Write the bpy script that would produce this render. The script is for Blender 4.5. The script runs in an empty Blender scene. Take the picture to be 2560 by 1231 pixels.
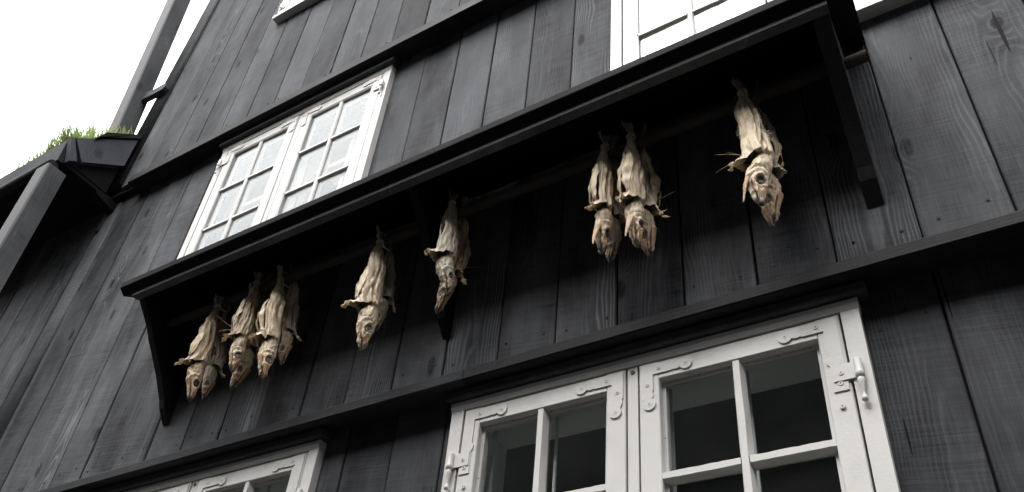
import bpy, bmesh, math, random
import numpy as np
from mathutils import Matrix, Vector, noise as mnoise

# ------------------------------------------------------------------ camera, sky, sun, exposure
SC = bpy.context.scene
COL = SC.collection
RES_W, RES_H = 2560.0, 1231.0
cam_d = bpy.data.cameras.new("camera")
cam = bpy.data.objects.new("camera", cam_d)
COL.objects.link(cam)
R_CAM = ((0.85869239, 0.50637112, 0.07896629),      # right
         (-0.25616471, 0.55753884, -0.78963921),    # down
         (-0.44387727, 0.6578288, 0.60846877))      # forward
r_, d_, f_ = (Vector(v) for v in R_CAM)
m = Matrix((r_, -d_, -f_)).transposed().to_4x4()
m.translation = (0.0, -1.75, 1.6)
cam.matrix_world = m
cam_d.sensor_fit = 'HORIZONTAL'
cam_d.sensor_width = 36.0
cam_d.lens = 2104.995 / RES_W * 36.0
cam_d.shift_y = (839.743 - RES_H / 2) / RES_W
cam_d.clip_start = 0.05
cam_d.clip_end = 500.0
SC.camera = cam

SUN_EL, SUN_AZ = math.radians(59), math.radians(196)   # compass bearing of the bright part of the cloud cover
world = bpy.data.worlds.new("World")
SC.world = world
world.use_nodes = True
wn, wl = world.node_tree.nodes, world.node_tree.links
wn.clear()
wo = wn.new('ShaderNodeOutputWorld')
bg = wn.new('ShaderNodeBackground')
sky = wn.new('ShaderNodeTexSky')
sky.sky_type = 'NISHITA'
sky.sun_disc = False
sky.sun_elevation = SUN_EL
sky.sun_rotation = SUN_AZ
sky.dust_density = 6.0
sky.ozone_density = 1.0
hs = wn.new('ShaderNodeHueSaturation')
hs.inputs['Saturation'].default_value = 0.2
mixw = wn.new('ShaderNodeMix'); mixw.data_type = 'RGBA'
mixw.inputs[0].default_value = 0.75
tcw = wn.new('ShaderNodeTexCoord')
sepw = wn.new('ShaderNodeSeparateXYZ')
rampw = wn.new('ShaderNodeMapRange')      # overcast: the zenith is brighter than the horizon
rampw.inputs['From Min'].default_value = 0.0
rampw.inputs['From Max'].default_value = 1.0
rampw.inputs['To Min'].default_value = 8.0
rampw.inputs['To Max'].default_value = 13.0
cmbw = wn.new('ShaderNodeMix'); cmbw.data_type = 'RGBA'; cmbw.blend_type = 'MULTIPLY'
cmbw.inputs[0].default_value = 1.0
cmbw.inputs[6].default_value = (0.985, 0.995, 1.02, 1)
bg.inputs['Strength'].default_value = 0.100
wl.new(tcw.outputs['Generated'], sepw.inputs[0])
wl.new(sepw.outputs['Z'], rampw.inputs['Value'])
wl.new(rampw.outputs['Result'], cmbw.inputs[7])
wl.new(sky.outputs[0], hs.inputs['Color'])
wl.new(hs.outputs[0], mixw.inputs[6])
wl.new(cmbw.outputs[2], mixw.inputs[7])
wl.new(mixw.outputs[2], bg.inputs['Color'])
wl.new(bg.outputs[0], wo.inputs['Surface'])

sun_d = bpy.data.lights.new("sun", 'SUN')
sun_d.energy = 0.8
sun_d.angle = math.radians(32)
sun_d.color = (1.0, 0.98, 0.95)
sun = bpy.data.objects.new("sun", sun_d)
COL.objects.link(sun)
sd = Vector((math.sin(SUN_AZ) * math.cos(SUN_EL), math.cos(SUN_AZ) * math.cos(SUN_EL), math.sin(SUN_EL)))
sun.rotation_euler = sd.to_track_quat('Z', 'Y').to_euler()
sun.location = (0, -5, 20)

SC.view_settings.view_transform = 'Standard'
SC.view_settings.look = 'None'
SC.view_settings.exposure = 2.06
SC.view_settings.gamma = 1.0
SC.render.engine = 'CYCLES'
SC.cycles.use_denoising = True
SC.cycles.max_bounces = 8
SC.cycles.transparent_max_bounces = 16
SC.cycles.caustics_reflective = False
SC.cycles.caustics_refractive = False

RND = random.Random(7)


# ------------------------------------------------------------------ node helpers
class NT:
    def __init__(self, name):
        self.m = bpy.data.materials.new(name)
        self.m.use_nodes = True
        self.n = self.m.node_tree.nodes
        self.l = self.m.node_tree.links
        self.n.clear()
        self.out = self.n.new('ShaderNodeOutputMaterial')

    def put(self, sock, v):
        if v is None:
            return
        if hasattr(v, 'is_linked'):
            self.l.new(v, sock)
        else:
            sock.default_value = v

    def math(self, op, a, b=None, c=None, clamp=False):
        n = self.n.new('ShaderNodeMath'); n.operation = op; n.use_clamp = clamp
        self.put(n.inputs[0], a)
        if b is not None: self.put(n.inputs[1], b)
        if c is not None: self.put(n.inputs[2], c)
        return n.outputs[0]

    def add(self, a, b): return self.math('ADD', a, b)
    def sub(self, a, b): return self.math('SUBTRACT', a, b)
    def mul(self, a, b): return self.math('MULTIPLY', a, b)

    def vec(self, x, y, z):
        n = self.n.new('ShaderNodeCombineXYZ')
        for s, v in zip(n.inputs, (x, y, z)): self.put(s, v)
        return n.outputs[0]

    def coords(self):
        t = self.n.new('ShaderNodeTexCoord')
        s = self.n.new('ShaderNodeSeparateXYZ')
        self.l.new(t.outputs['Object'], s.inputs[0])
        return t.outputs['Object'], s.outputs[0], s.outputs[1], s.outputs[2]

    def noise(self, v, scale=1.0, detail=3.0, rough=0.5, dist=0.0):
        n = self.n.new('ShaderNodeTexNoise')
        self.put(n.inputs['Vector'], v)
        n.inputs['Scale'].default_value = scale
        n.inputs['Detail'].default_value = detail
        n.inputs['Roughness'].default_value = rough
        n.inputs['Distortion'].default_value = dist
        return n.outputs['Fac']

    def rng(self, v, a, b, c=0.0, d=1.0, smooth=False):
        n = self.n.new('ShaderNodeMapRange')
        if smooth: n.interpolation_type = 'SMOOTHSTEP'
        self.put(n.inputs['Value'], v)
        for k, x in (('From Min', a), ('From Max', b), ('To Min', c), ('To Max', d)):
            n.inputs[k].default_value = x
        return n.outputs['Result']

    def mix(self, f, a, b, blend='MIX'):
        n = self.n.new('ShaderNodeMix'); n.data_type = 'RGBA'; n.blend_type = blend
        self.put(n.inputs[0], f); self.put(n.inputs[6], a); self.put(n.inputs[7], b)
        return n.outputs[2]

    def attr(self, name):
        n = self.n.new('ShaderNodeAttribute'); n.attribute_name = name
        return n

    def bump(self, h, strength=0.3, dist=0.004, normal=None):
        n = self.n.new('ShaderNodeBump')
        n.inputs['Strength'].default_value = strength
        n.inputs['Distance'].default_value = dist
        self.put(n.inputs['Height'], h)
        if normal is not None: self.put(n.inputs['Normal'], normal)
        return n.outputs[0]

    def bsdf(self, color, rough=0.5, normal=None, spec=0.5, **kw):
        b = self.n.new('ShaderNodeBsdfPrincipled')
        self.put(b.inputs['Base Color'], color)
        self.put(b.inputs['Roughness'], rough)
        self.put(b.inputs['Specular IOR Level'], spec)
        if normal is not None: self.put(b.inputs['Normal'], normal)
        for k, v in kw.items(): self.put(b.inputs[k], v)
        self.l.new(b.outputs[0], self.out.inputs['Surface'])
        return b


def rgb(r, g=None, b=None):
    if g is None: g = b = r
    return (r, g, b, 1.0)


def wood_material(name, dark, light, grain=1.0, saw=1.0, rough=0.5, spec=0.45, horiz=False, wear=0.0):
    """Sawn, tarred boards: growth rings, knots, fibres, cross saw marks; 'pid' shifts the pattern from board to board."""
    t = NT(name)
    obj, x, y, z = t.coords()
    if horiz:                                   # boards that run along x
        x, z = z, x
    pid = t.attr('pid').outputs['Fac']
    u = t.add(x, t.mul(y, 0.6))
    zz = t.add(z, t.mul(pid, 17.31))
    pv = t.mul(pid, 7.7)
    # distance to the pith of the log the board was cut from
    xl = t.mul(t.sub(t.math('FRACT', t.mul(t.sub(u, 0.01), 5.0)), 0.5), 0.2)
    c = t.mul(t.sub(t.math('FRACT', t.mul(pid, 5.37)), 0.5), 0.13)
    wob = t.mul(t.sub(t.noise(t.vec(0.0, pv, zz), 1.6, 2), 0.5), 0.07)
    dx = t.add(t.sub(xl, c), wob)
    dep = t.add(0.004, t.mul(t.noise(t.vec(pv, 3.0, zz), 1.1, 2), 0.085))
    r = t.math('SQRT', t.add(t.mul(dx, dx), t.mul(dep, dep)))
    warp = t.mul(t.sub(t.noise(t.vec(t.mul(u, 11.0), pv, t.mul(zz, 2.2)), 1.0, 3), 0.5), 0.035)
    # knots
    vo = t.n.new('ShaderNodeTexVoronoi'); vo.feature = 'F1'; vo.voronoi_dimensions = '2D'
    t.l.new(t.vec(t.mul(u, 6.2), t.mul(zz, 2.6), 0.0), vo.inputs['Vector'])
    vo.inputs['Scale'].default_value = 1.0
    vd = vo.outputs['Distance']
    kn = t.math('EXPONENT', t.mul(t.mul(vd, vd), -26.0))
    knots = t.rng(vd, 0.06, 0.13, 1.0, 0.0, True)
    sc = t.n.new('ShaderNodeSeparateColor'); t.l.new(vo.outputs['Color'], sc.inputs[0])
    pick = t.math('GREATER_THAN', sc.outputs[0], 0.80)
    kn = t.mul(kn, pick); knots = t.mul(knots, pick)
    rr = t.add(t.add(r, warp), t.mul(kn, 0.03))
    ring = t.math('SINE', t.mul(rr, 2 * math.pi / 0.0085))
    ring = t.math('POWER', t.rng(ring, -0.6, 1.0, 0.0, 1.0), 2.2)
    ringm = t.rng(t.noise(t.vec(t.mul(u, 7.0), pv, t.mul(zz, 1.1)), 1.0, 2), 0.46, 0.62, 0.05, 1.0, True)
    amp = t.math('POWER', t.math('FRACT', t.mul(pid, 2.71)), 1.6)
    ringg = t.mul(t.mul(ring, ringm), t.rng(amp, 0.0, 1.0, 0.18, 1.15))
    fib = t.noise(t.vec(t.mul(u, 420.0), t.mul(y, 300.0), t.mul(zz, 9.0)), 1.0, 3, 0.6)
    # saw kerfs run across the board, slightly tilted
    sv = t.add(t.mul(z, 170.0), t.mul(u, 22.0))
    sawn = t.noise(t.vec(t.mul(u, 5.0), pv, sv), 1.0, 3, 0.65)
    sawm = t.rng(t.noise(t.vec(t.mul(u, 4.0), pv, t.mul(zz, 3.0)), 1.0, 2), 0.35, 0.65, 0.15, 1.0, True)
    blot = t.noise(t.vec(t.mul(u, 5.0), pv, t.mul(zz, 2.0)), 1.0, 4, 0.6)
    worn = t.noise(t.vec(t.mul(u, 26.0), pv, t.mul(zz, 3.5)), 1.0, 5, 0.7)
    k = t.add(0.30, t.mul(t.sub(blot, 0.5), 1.1))
    k = t.add(k, t.mul(ringg, 0.55 * grain))
    k = t.add(k, t.mul(t.sub(fib, 0.5), 0.38))
    k = t.add(k, t.mul(t.mul(t.sub(sawn, 0.5), sawm), 1.15 * saw))
    k = t.add(k, t.mul(t.sub(t.math('FRACT', t.mul(pid, 3.13)), 0.5), 0.22))
    k = t.sub(k, t.mul(knots, 0.24))
    pit = t.rng(t.noise(t.vec(t.mul(u, 70.0), pv, t.mul(zz, 38.0)), 1.0, 3, 0.6), 0.66, 0.74, 0.0, 0.3, True)
    pitm = t.rng(t.noise(t.vec(t.mul(u, 6.0), t.add(pv, 4.0), t.mul(zz, 2.5)), 1.0, 2), 0.5, 0.62, 0.0, 1.0, True)
    k = t.sub(k, t.mul(pit, pitm))
    split = t.rng(t.noise(t.vec(t.mul(u, 60.0), pv, t.mul(zz, 1.4)), 1.0, 2, 0.5), 0.74, 0.765, 0.0, 0.5, True)
    k = t.sub(k, split)
    if wear:
        k = t.add(k, t.mul(t.rng(worn, 0.58, 0.72, 0.0, 1.0, True), wear))
    k = t.math('ADD', k, 0.0, clamp=True)
    col = t.mix(k, rgb(*dark), rgb(*light))
    h = t.add(t.mul(ringg, 0.35 * grain), t.mul(fib, 0.5))
    h = t.add(h, t.mul(t.mul(sawn, sawm), 1.3 * saw))
    h = t.sub(h, t.mul(knots, 0.4))
    nrm = t.bump(h, 0.55, 0.0022)
    ro = t.rng(blot, 0.3, 0.7, rough - 0.08, rough + 0.1)
    t.bsdf(col, ro, nrm, spec)
    return t.m


def paint_material(name, color, rough=0.4, dirt=0.12, grainy=0.3, flake=0.0):
    t = NT(name)
    obj, x, y, z = t.coords()
    n1 = t.noise(obj, 9.0, 5, 0.65)
    n2 = t.noise(obj, 70.0, 4, 0.6)
    k = t.rng(n1, 0.45, 0.75, 0.0, dirt, True)
    col = t.mix(k, rgb(*color), rgb(color[0] * 0.55, color[1] * 0.5, color[2] * 0.42))
    sp = t.rng(t.noise(obj, 120.0, 2, 0.5), 0.72, 0.78, 0.0, 0.35)
    col = t.mix(sp, col, rgb(0.32, 0.29, 0.25))
    if flake:
        fl = t.rng(t.noise(obj, 190.0, 5, 0.7), 0.6, 0.66, 0.0, flake, True)
        col = t.mix(fl, col, rgb(0.16, 0.11, 0.08))
    brush = t.noise(t.vec(t.mul(x, 60.0), t.mul(y, 60.0), t.mul(z, 60.0)), 3.0, 4, 0.6)
    nrm = t.bump(t.add(t.mul(n2, 0.6), brush), grainy, 0.0012)
    t.bsdf(col, t.rng(n1, 0.3, 0.7, rough - 0.06, rough + 0.14), nrm, 0.45)
    return t.m


def glass_material(name, tint=(0.96, 0.98, 0.97), strength=1.0):
    t = NT(name)
    tr = t.n.new('ShaderNodeBsdfTransparent'); tr.inputs[0].default_value = rgb(*tint)
    gl = t.n.new('ShaderNodeBsdfGlossy'); gl.inputs['Roughness'].default_value = 0.0
    gl.inputs['Color'].default_value = rgb(1.0)
    geo = t.n.new('ShaderNodeNewGeometry')
    fr = t.n.new('ShaderNodeFresnel')
    t.put(fr.inputs['IOR'], t.rng(geo.outputs['Backfacing'], 0.0, 1.0, 1.52, 1 / 1.52))
    obj, x, y, z = t.coords()
    nrm = t.bump(t.noise(obj, 5.0, 2, 0.4), 0.02, 0.01)
    t.put(gl.inputs['Normal'], nrm)
    ms = t.n.new('ShaderNodeMixShader')
    t.put(ms.inputs[0], t.math('MULTIPLY', fr.outputs[0], strength, clamp=True))
    t.l.new(tr.outputs[0], ms.inputs[1]); t.l.new(gl.outputs[0], ms.inputs[2])
    df = t.n.new('ShaderNodeBsdfDiffuse'); df.inputs[0].default_value = rgb(0.6)
    dust = t.rng(t.noise(obj, 3.0, 5, 0.65), 0.35, 0.75, 0.001, 0.009)      # dust and old rain marks on the pane
    m2 = t.n.new('ShaderNodeMixShader'); t.put(m2.inputs[0], dust)
    t.l.new(ms.outputs[0], m2.inputs[1]); t.l.new(df.outputs[0], m2.inputs[2])
    t.l.new(m2.outputs[0], t.out.inputs['Surface'])
    return t.m


def plain_material(name, color, rough=0.7, var=0.25, scale=8.0, bump=0.3, metallic=0.0):
    t = NT(name)
    obj, x, y, z = t.coords()
    n1 = t.noise(obj, scale, 5, 0.6)
    col = t.mix(n1, rgb(*(c * (1 - var) for c in color)), rgb(*(min(1, c * (1 + var)) for c in color)))
    nrm = t.bump(t.noise(obj, scale * 6, 4, 0.6), bump, 0.003)
    t.bsdf(col, rough, nrm, 0.4, Metallic=metallic)
    return t.m


def fish_material(name, body_a, body_b, head, dark):
    """Dried cod skin and flesh: long fibres; 'tint' holds tone (red: head bone, green: dark back line, gills, slit, sockets, folds)."""
    t = NT(name)
    obj, x, y, z = t.coords()
    a = t.attr('tint'); s = t.n.new('ShaderNodeSeparateColor'); t.l.new(a.outputs['Color'], s.inputs[0])
    long1 = t.noise(t.vec(t.mul(x, 130.0), t.mul(y, 130.0), t.mul(z, 12.0)), 1.0, 5, 0.65, 0.4)
    long2 = t.noise(t.vec(t.mul(x, 420.0), t.mul(y, 420.0), t.mul(z, 45.0)), 1.0, 4, 0.6)
    blot = t.noise(obj, 28.0, 4, 0.6)
    k = t.rng(t.add(t.mul(long1, 0.7), t.mul(blot, 0.4)), 0.34, 0.60, 0.0, 1.0)
    col = t.mix(k, rgb(*body_b), rgb(*body_a))
    pt = t.rng(t.noise(obj, 11.0, 4, 0.65), 0.52, 0.66, 0.0, 0.6, True)
    col = t.mix(pt, col, rgb(body_b[0] * 0.75, body_b[1] * 0.66, body_b[2] * 0.55))
    hk = t.rng(t.add(t.mul(long2, 0.45), t.mul(blot, 0.6)), 0.36, 0.7, 0.0, 1.0)
    hcol = t.mix(hk, rgb(head[0] * 0.42, head[1] * 0.34, head[2] * 0.28), rgb(*head))
    col = t.mix(t.mul(s.outputs[0], 0.9), col, hcol)
    cr = t.rng(long1, 0.26, 0.38, 0.8, 0.0, True)
    col = t.mix(cr, col, rgb(*dark))
    col = t.mix(t.mul(s.outputs[2], t.rng(blot, 0.2, 0.6, 0.6, 1.0)), col, rgb(0.88, 0.78, 0.60))
    gk = t.math('MULTIPLY', s.outputs[1], t.rng(blot, 0.25, 0.6, 0.75, 1.1), clamp=True)
    col = t.mix(gk, col, rgb(*dark))
    h = t.add(t.mul(long1, 1.0), t.mul(long2, 0.5))
    nrm = t.bump(h, 0.8, 0.0035)
    t.bsdf(col, t.rng(blot, 0.3, 0.7, 0.42, 0.7), nrm, 0.45)
    return t.m


def grass_material():
    t = NT('turf grass')
    a = t.attr('tint')
    d = t.n.new('ShaderNodeBsdfDiffuse'); t.l.new(a.outputs['Color'], d.inputs[0])
    tr = t.n.new('ShaderNodeBsdfTranslucent'); t.l.new(a.outputs['Color'], tr.inputs[0])
    ms = t.n.new('ShaderNodeMixShader'); ms.inputs[0].default_value = 0.45
    t.l.new(d.outputs[0], ms.inputs[1]); t.l.new(tr.outputs[0], ms.inputs[2])
    t.l.new(ms.outputs[0], t.out.inputs['Surface'])
    return t.m


M = dict(
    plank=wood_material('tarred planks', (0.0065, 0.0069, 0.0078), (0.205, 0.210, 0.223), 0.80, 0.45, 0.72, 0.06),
    plank_low=wood_material('darker tarred planks', (0.0050, 0.0054, 0.0062), (0.118, 0.121, 0.130), 0.7, 0.45, 0.70, 0.07),  # darker tone of the planks, for the boards below the lower ledge
    plank_old=wood_material('worn tarred planks', (0.008, 0.0084, 0.009), (0.165, 0.168, 0.173), 0.8, 0.5, 0.72, 0.06, wear=0.3),
    black=wood_material('black painted timber', (0.006, 0.0062, 0.0068), (0.046, 0.048, 0.052), 0.6, 0.5, 0.62, 0.12, horiz=True, wear=0.12),
    drip=wood_material('tarred drip cap', (0.012, 0.0125, 0.0135), (0.085, 0.089, 0.096), 0.5, 0.4, 0.65, 0.1, horiz=True),
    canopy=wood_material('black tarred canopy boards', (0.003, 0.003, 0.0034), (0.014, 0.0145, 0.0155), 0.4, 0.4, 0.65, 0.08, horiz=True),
    post=wood_material('weathered grey timber and lit fascia', (0.026, 0.027, 0.029), (0.17, 0.17, 0.173), 0.7, 0.3, 0.6, 0.25, wear=0.35),
    slate=wood_material('slate painted boards', (0.05, 0.053, 0.060), (0.16, 0.168, 0.185), 0.25, 0.3, 0.7, 0.1),
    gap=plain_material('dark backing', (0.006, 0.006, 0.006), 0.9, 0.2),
    white=paint_material('white window paint', (0.585, 0.572, 0.545), 0.40, 0.26, 0.35),
    white_worn=paint_material('flaking white paint', (0.57, 0.555, 0.52), 0.42, 0.3, 0.6, 0.5),
    glass=glass_material('window glass', strength=0.70),
    glass_in=glass_material('inner window glass', strength=1.0),
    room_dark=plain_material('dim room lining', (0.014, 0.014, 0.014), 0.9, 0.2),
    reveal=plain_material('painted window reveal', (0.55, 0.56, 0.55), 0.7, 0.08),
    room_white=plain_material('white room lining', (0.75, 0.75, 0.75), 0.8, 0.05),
    pole=plain_material('bark brown pole', (0.030, 0.023, 0.015), 0.85, 0.5, 20.0, 0.6),
    twine=plain_material('pale twine', (0.42, 0.37, 0.28), 0.9, 0.3, 80.0, 0.6),
    screw=plain_material('dark screw recess', (0.05, 0.045, 0.04), 0.6, 0.3),
    turf=plain_material('turf soil', (0.05, 0.042, 0.025), 0.95, 0.5, 14.0, 0.8),
    ground=plain_material('grey paving', (0.045, 0.044, 0.043), 0.85, 0.3, 3.0, 0.5),
    far_wall=plain_material('dark tarred boards far', (0.025, 0.026, 0.028), 0.7, 0.3),
    grass=grass_material(),
    fish1=fish_material('dried cod pale', (0.75, 0.615, 0.43), (0.26, 0.195, 0.12), (0.62, 0.39, 0.20), (0.035, 0.026, 0.018)),
    fish2=fish_material('dried cod grey', (0.54, 0.47, 0.36), (0.24, 0.19, 0.13), (0.50, 0.35, 0.21), (0.03, 0.023, 0.017)),
    fish3=fish_material('dried cod amber', (0.58, 0.45, 0.29), (0.22, 0.15, 0.085), (0.52, 0.32, 0.16), (0.03, 0.022, 0.015)),
    fin=fish_material('dried fin', (0.62, 0.47, 0.26), (0.34, 0.24, 0.12), (0.6, 0.42, 0.2), (0.04, 0.03, 0.02)),
    eye=plain_material('dried eye', (0.055, 0.047, 0.038), 0.25, 0.4, 120.0, 0.2),
    ring=plain_material('dried eye ring', (0.50, 0.44, 0.34), 0.4, 0.25, 150.0, 0.3),
    pupil=plain_material('eye lens', (0.22, 0.215, 0.20), 0.15, 0.2, 90.0, 0.1),
)


# ------------------------------------------------------------------ mesh builder and scene tree
class MB:
    def __init__(self):
        self.v, self.f, self.pid, self.sm = [], [], [], []
        self.mi, self.cur = [], 0

    def add(self, verts, faces, pid=0.0, smooth=False):
        o = len(self.v)
        self.v += [tuple(p) for p in verts]
        for f in faces:
            self.f.append(tuple(i + o for i in f)); self.pid.append(pid); self.sm.append(smooth); self.mi.append(self.cur)
        return self

    def box(self, x0, x1, y0, y1, z0, z1, pid=0.0):
        v = [(x, y, z) for z in (z0, z1) for y in (y0, y1) for x in (x0, x1)]
        return self.add(v, [(0, 2, 3, 1), (4, 5, 7, 6), (0, 1, 5, 4), (2, 6, 7, 3), (0, 4, 6, 2), (1, 3, 7, 5)], pid)

    def prism(self, pts, axis, a, b, pid=0.0, smooth=False):
        """pts: 2D outline extruded along axis from a to b (x: pts are (y,z); y: (x,z); z: (x,y))."""
        def mk(p, t):
            return {'x': (t, p[0], p[1]), 'y': (p[0], t, p[1]), 'z': (p[0], p[1], t)}[axis]
        n = len(pts)
        v = [mk(p, a) for p in pts] + [mk(p, b) for p in pts]
        area = sum(pts[i][0] * pts[(i + 1) % n][1] - pts[(i + 1) % n][0] * pts[i][1] for i in range(n))
        flip = (area < 0) ^ (axis == 'y') ^ (b < a)
        fs = [tuple(range(n - 1, -1, -1)), tuple(range(n, 2 * n))] + [(i, (i + 1) % n, n + (i + 1) % n, n + i) for i in range(n)]
        if flip: fs = [tuple(reversed(f)) for f in fs]
        o = len(self.f)
        self.add(v, fs, pid)
        if smooth:
            for i in range(o + 2, len(self.f)): self.sm[i] = True
        return self

    def disc(self, cx, cz, r, y0, y1, n=20):
        return self.prism([(cx + r * math.cos(2 * math.pi * i / n), cz + r * math.sin(2 * math.pi * i / n)) for i in range(n)], 'y', y0, y1)

    def tube(self, pts, rad, n=10, cap=True):
        """round bar along a list of points; rad a number or one per point"""
        P = [Vector(p) for p in pts]
        R = rad if isinstance(rad, (list, tuple)) else [rad] * len(P)
        v, f = [], []
        t0 = (P[1] - P[0]).normalized()
        ref = Vector((0, 0, 1)) if abs(t0.z) < 0.9 else Vector((1, 0, 0))
        nx = t0.cross(ref).normalized()
        for i, p in enumerate(P):
            t = (P[min(i + 1, len(P) - 1)] - P[max(i - 1, 0)]).normalized()
            nx = (nx - t * nx.dot(t)).normalized()
            ny = t.cross(nx)
            for j in range(n):
                a = 2 * math.pi * j / n
                v.append(p + (nx * math.cos(a) + ny * math.sin(a)) * R[i])
        for i in range(len(P) - 1):
            for j in range(n):
                f.append((i * n + j, i * n + (j + 1) % n, (i + 1) * n + (j + 1) % n, (i + 1) * n + j))
        self.add(v, f, 0.0, True)
        if cap:
            o = len(self.v) - len(v)
            self.f.append(tuple(o + j for j in reversed(range(n)))); self.pid.append(0); self.sm.append(False); self.mi.append(self.cur)
            k = o + (len(P) - 1) * n
            self.f.append(tuple(k + j for j in range(n))); self.pid.append(0); self.sm.append(False); self.mi.append(self.cur)
        return self

    def lathe(self, cx, cy, prof, n=16):
        """prof: (radius, z) from top to bottom"""
        v, f = [], []
        for r, z in prof:
            for j in range(n):
                a = 2 * math.pi * j / n
                v.append((cx + r * math.cos(a), cy + r * math.sin(a), z))
        for i in range(len(prof) - 1):
            for j in range(n):
                f.append((i * n + j, (i + 1) * n + j, (i + 1) * n + (j + 1) % n, i * n + (j + 1) % n))
        f.append(tuple(range(n))); f.append(tuple((len(prof) - 1) * n + j for j in reversed(range(n))))
        return self.add(v, f, 0.0, True)

    def build(self, name, mat, parent=None, tint=None):
        me = bpy.data.meshes.new(name)
        me.from_pydata(self.v, [], self.f)
        me.polygons.foreach_set('use_smooth', self.sm)
        at = me.attributes.new('pid', 'FLOAT', 'FACE')
        at.data.foreach_set('value', [float(p) for p in self.pid])
        if tint is not None:
            ca = me.color_attributes.new('tint', 'FLOAT_COLOR', 'POINT')
            ca.data.foreach_set('color', np.asarray(tint, dtype=np.float32).ravel())
        for q in (mat if isinstance(mat, tuple) else (mat,)): me.materials.append(M[q])
        me.polygons.foreach_set('material_index', self.mi)
        me.update()
        o = bpy.data.objects.new(name, me)
        COL.objects.link(o)
        if parent is not None: o.parent = parent
        return o


def thing(name, label, cat, loc=(0, 0, 0), group=None, kind=None):
    o = bpy.data.objects.new(name, None)
    o.empty_display_size = 0.1
    COL.objects.link(o)
    o.location = loc
    tag(o, label, cat, group, kind)
    return o


def tag(o, label=None, cat=None, group=None, kind=None):
    if label: o['label'] = label
    if cat: o['category'] = cat
    if group: o['group'] = group
    if kind: o['kind'] = kind
    return o


# ------------------------------------------------------------------ ground
g = MB().add([(-120, -120, 0), (120, -120, 0), (120, 120, 0), (-120, 120, 0)], [(0, 1, 2, 3)]).build('ground', 'ground')
tag(g, 'grey paved ground of the lane', 'ground', kind='structure')

# ------------------------------------------------------------------ the timber house
house = thing('timber_house', 'black tarred timber house with vertical boards and white casement windows', 'house', (0, 0, 0))

XC = -4.15            # left corner of the upper storey
X_R = 2.2             # where the modelled front ends, right of the picture
YA, YB, YC = -0.12, -0.06, 0.0
Z1, Z2, ZTOP = 5.14, 3.03, 8.7
WIN = dict(            # x0, x1, z0, z1, front y
    lower_right=(-1.350, -0.167, 1.93, 2.985, -0.03),
    lower_left=(-3.065, -1.885, 1.93, 2.985, -0.03),
    mid_left=(-3.122, -1.972, 4.02, 5.072, -0.09),
    mid_right=(-0.806, 0.374, 4.02, 5.072, -0.09),
    top_left=(-3.085, -1.925, 6.235, 7.285, -0.15),
)


def planks(mb, x0, x1, z0, z1, yf, holes, seed, width=0.2, gap=0.0055, origin=0.01):
    rnd = random.Random(seed)
    k0 = math.floor((x0 - origin) / width); k1 = math.ceil((x1 - origin) / width)
    for k in range(k0, k1):
        j = rnd.uniform(-0.0022, 0.0022)
        a = max(x0, origin + k * width + gap / 2 + j); b = min(x1, origin + (k + 1) * width - gap / 2 + j)
        pid = rnd.random() * 10
        y = yf + rnd.uniform(-0.0025, 0.0025)
        if b - a < 0.01: continue
        cells = [(a, b, z0, z1)]
        for (hx0, hx1, hz0, hz1) in holes:
            nc = []
            for (ca, cb, cz0, cz1) in cells:
                if hx1 <= ca or hx0 >= cb or hz1 <= cz0 or hz0 >= cz1:
                    nc.append((ca, cb, cz0, cz1)); continue
                if hz0 > cz0: nc.append((ca, cb, cz0, hz0))
                if hz1 < cz1: nc.append((ca, cb, hz1, cz1))
                zz0, zz1 = max(cz0, hz0), min(cz1, hz1)
                if hx0 > ca: nc.append((ca, hx0, zz0, zz1))
                if hx1 < cb: nc.append((hx1, cb, zz0, zz1))
            cells = nc
        c = 0.003
        for (ca, cb, cz0, cz1) in cells:
            l = c if ca == a else 0.0001
            r = c if cb == b else 0.0001
            mb.prism([(ca, yf + 0.022), (ca, y + l), (ca + l, y), (cb - r, y), (cb, y + r), (cb, yf + 0.022)], 'z', cz0, cz1, pid)
            # nail heads near both ends of the board
            for nz in (cz0 + 0.075, cz1 - 0.075):
                for nx in (ca + 0.035, cb - 0.04):
                    if rnd.random() < 0.75 and cb - ca > 0.12:
                        mb.disc(nx + rnd.uniform(-0.012, 0.012), nz + rnd.uniform(-0.02, 0.02), 0.0042, y - 0.0022, y + 0.001, 8)


def hole(w, m=0.012):
    x0, x1, z0, z1, y = WIN[w]
    return (x0 + m, x1 - m, z0 + m, z1 - m)


mb = MB(); planks(mb, XC + 0.14, X_R, Z1 + 0.03, ZTOP, YA, [hole('top_left')], 11); mb.build('plank_wall', 'plank', house)
mb = MB(); planks(mb, -4.03, X_R, Z2 + 0.03, Z1 + 0.1, YB, [hole('mid_left'), hole('mid_right')], 23); mb.build('plank_wall', 'plank', house)
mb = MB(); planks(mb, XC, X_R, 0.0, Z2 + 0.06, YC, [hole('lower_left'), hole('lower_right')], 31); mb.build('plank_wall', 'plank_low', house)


def backing(mb, x0, x1, z0, z1, y0, y1, holes):
    xs = sorted({x0, x1} | {h[0] for h in holes} | {h[1] for h in holes})
    for a, b in zip(xs, xs[1:]):
        zs = [(z0, z1)]
        for h in holes:
            if h[0] < b - 1e-6 and h[1] > a + 1e-6:
                n = []
                for (p, q) in zs:
                    if h[2] > p: n.append((p, min(q, h[2])))
                    if h[3] < q: n.append((max(p, h[3]), q))
                zs = n
        for (p, q) in zs: mb.box(a, b, y0, y1, p, q)


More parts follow.
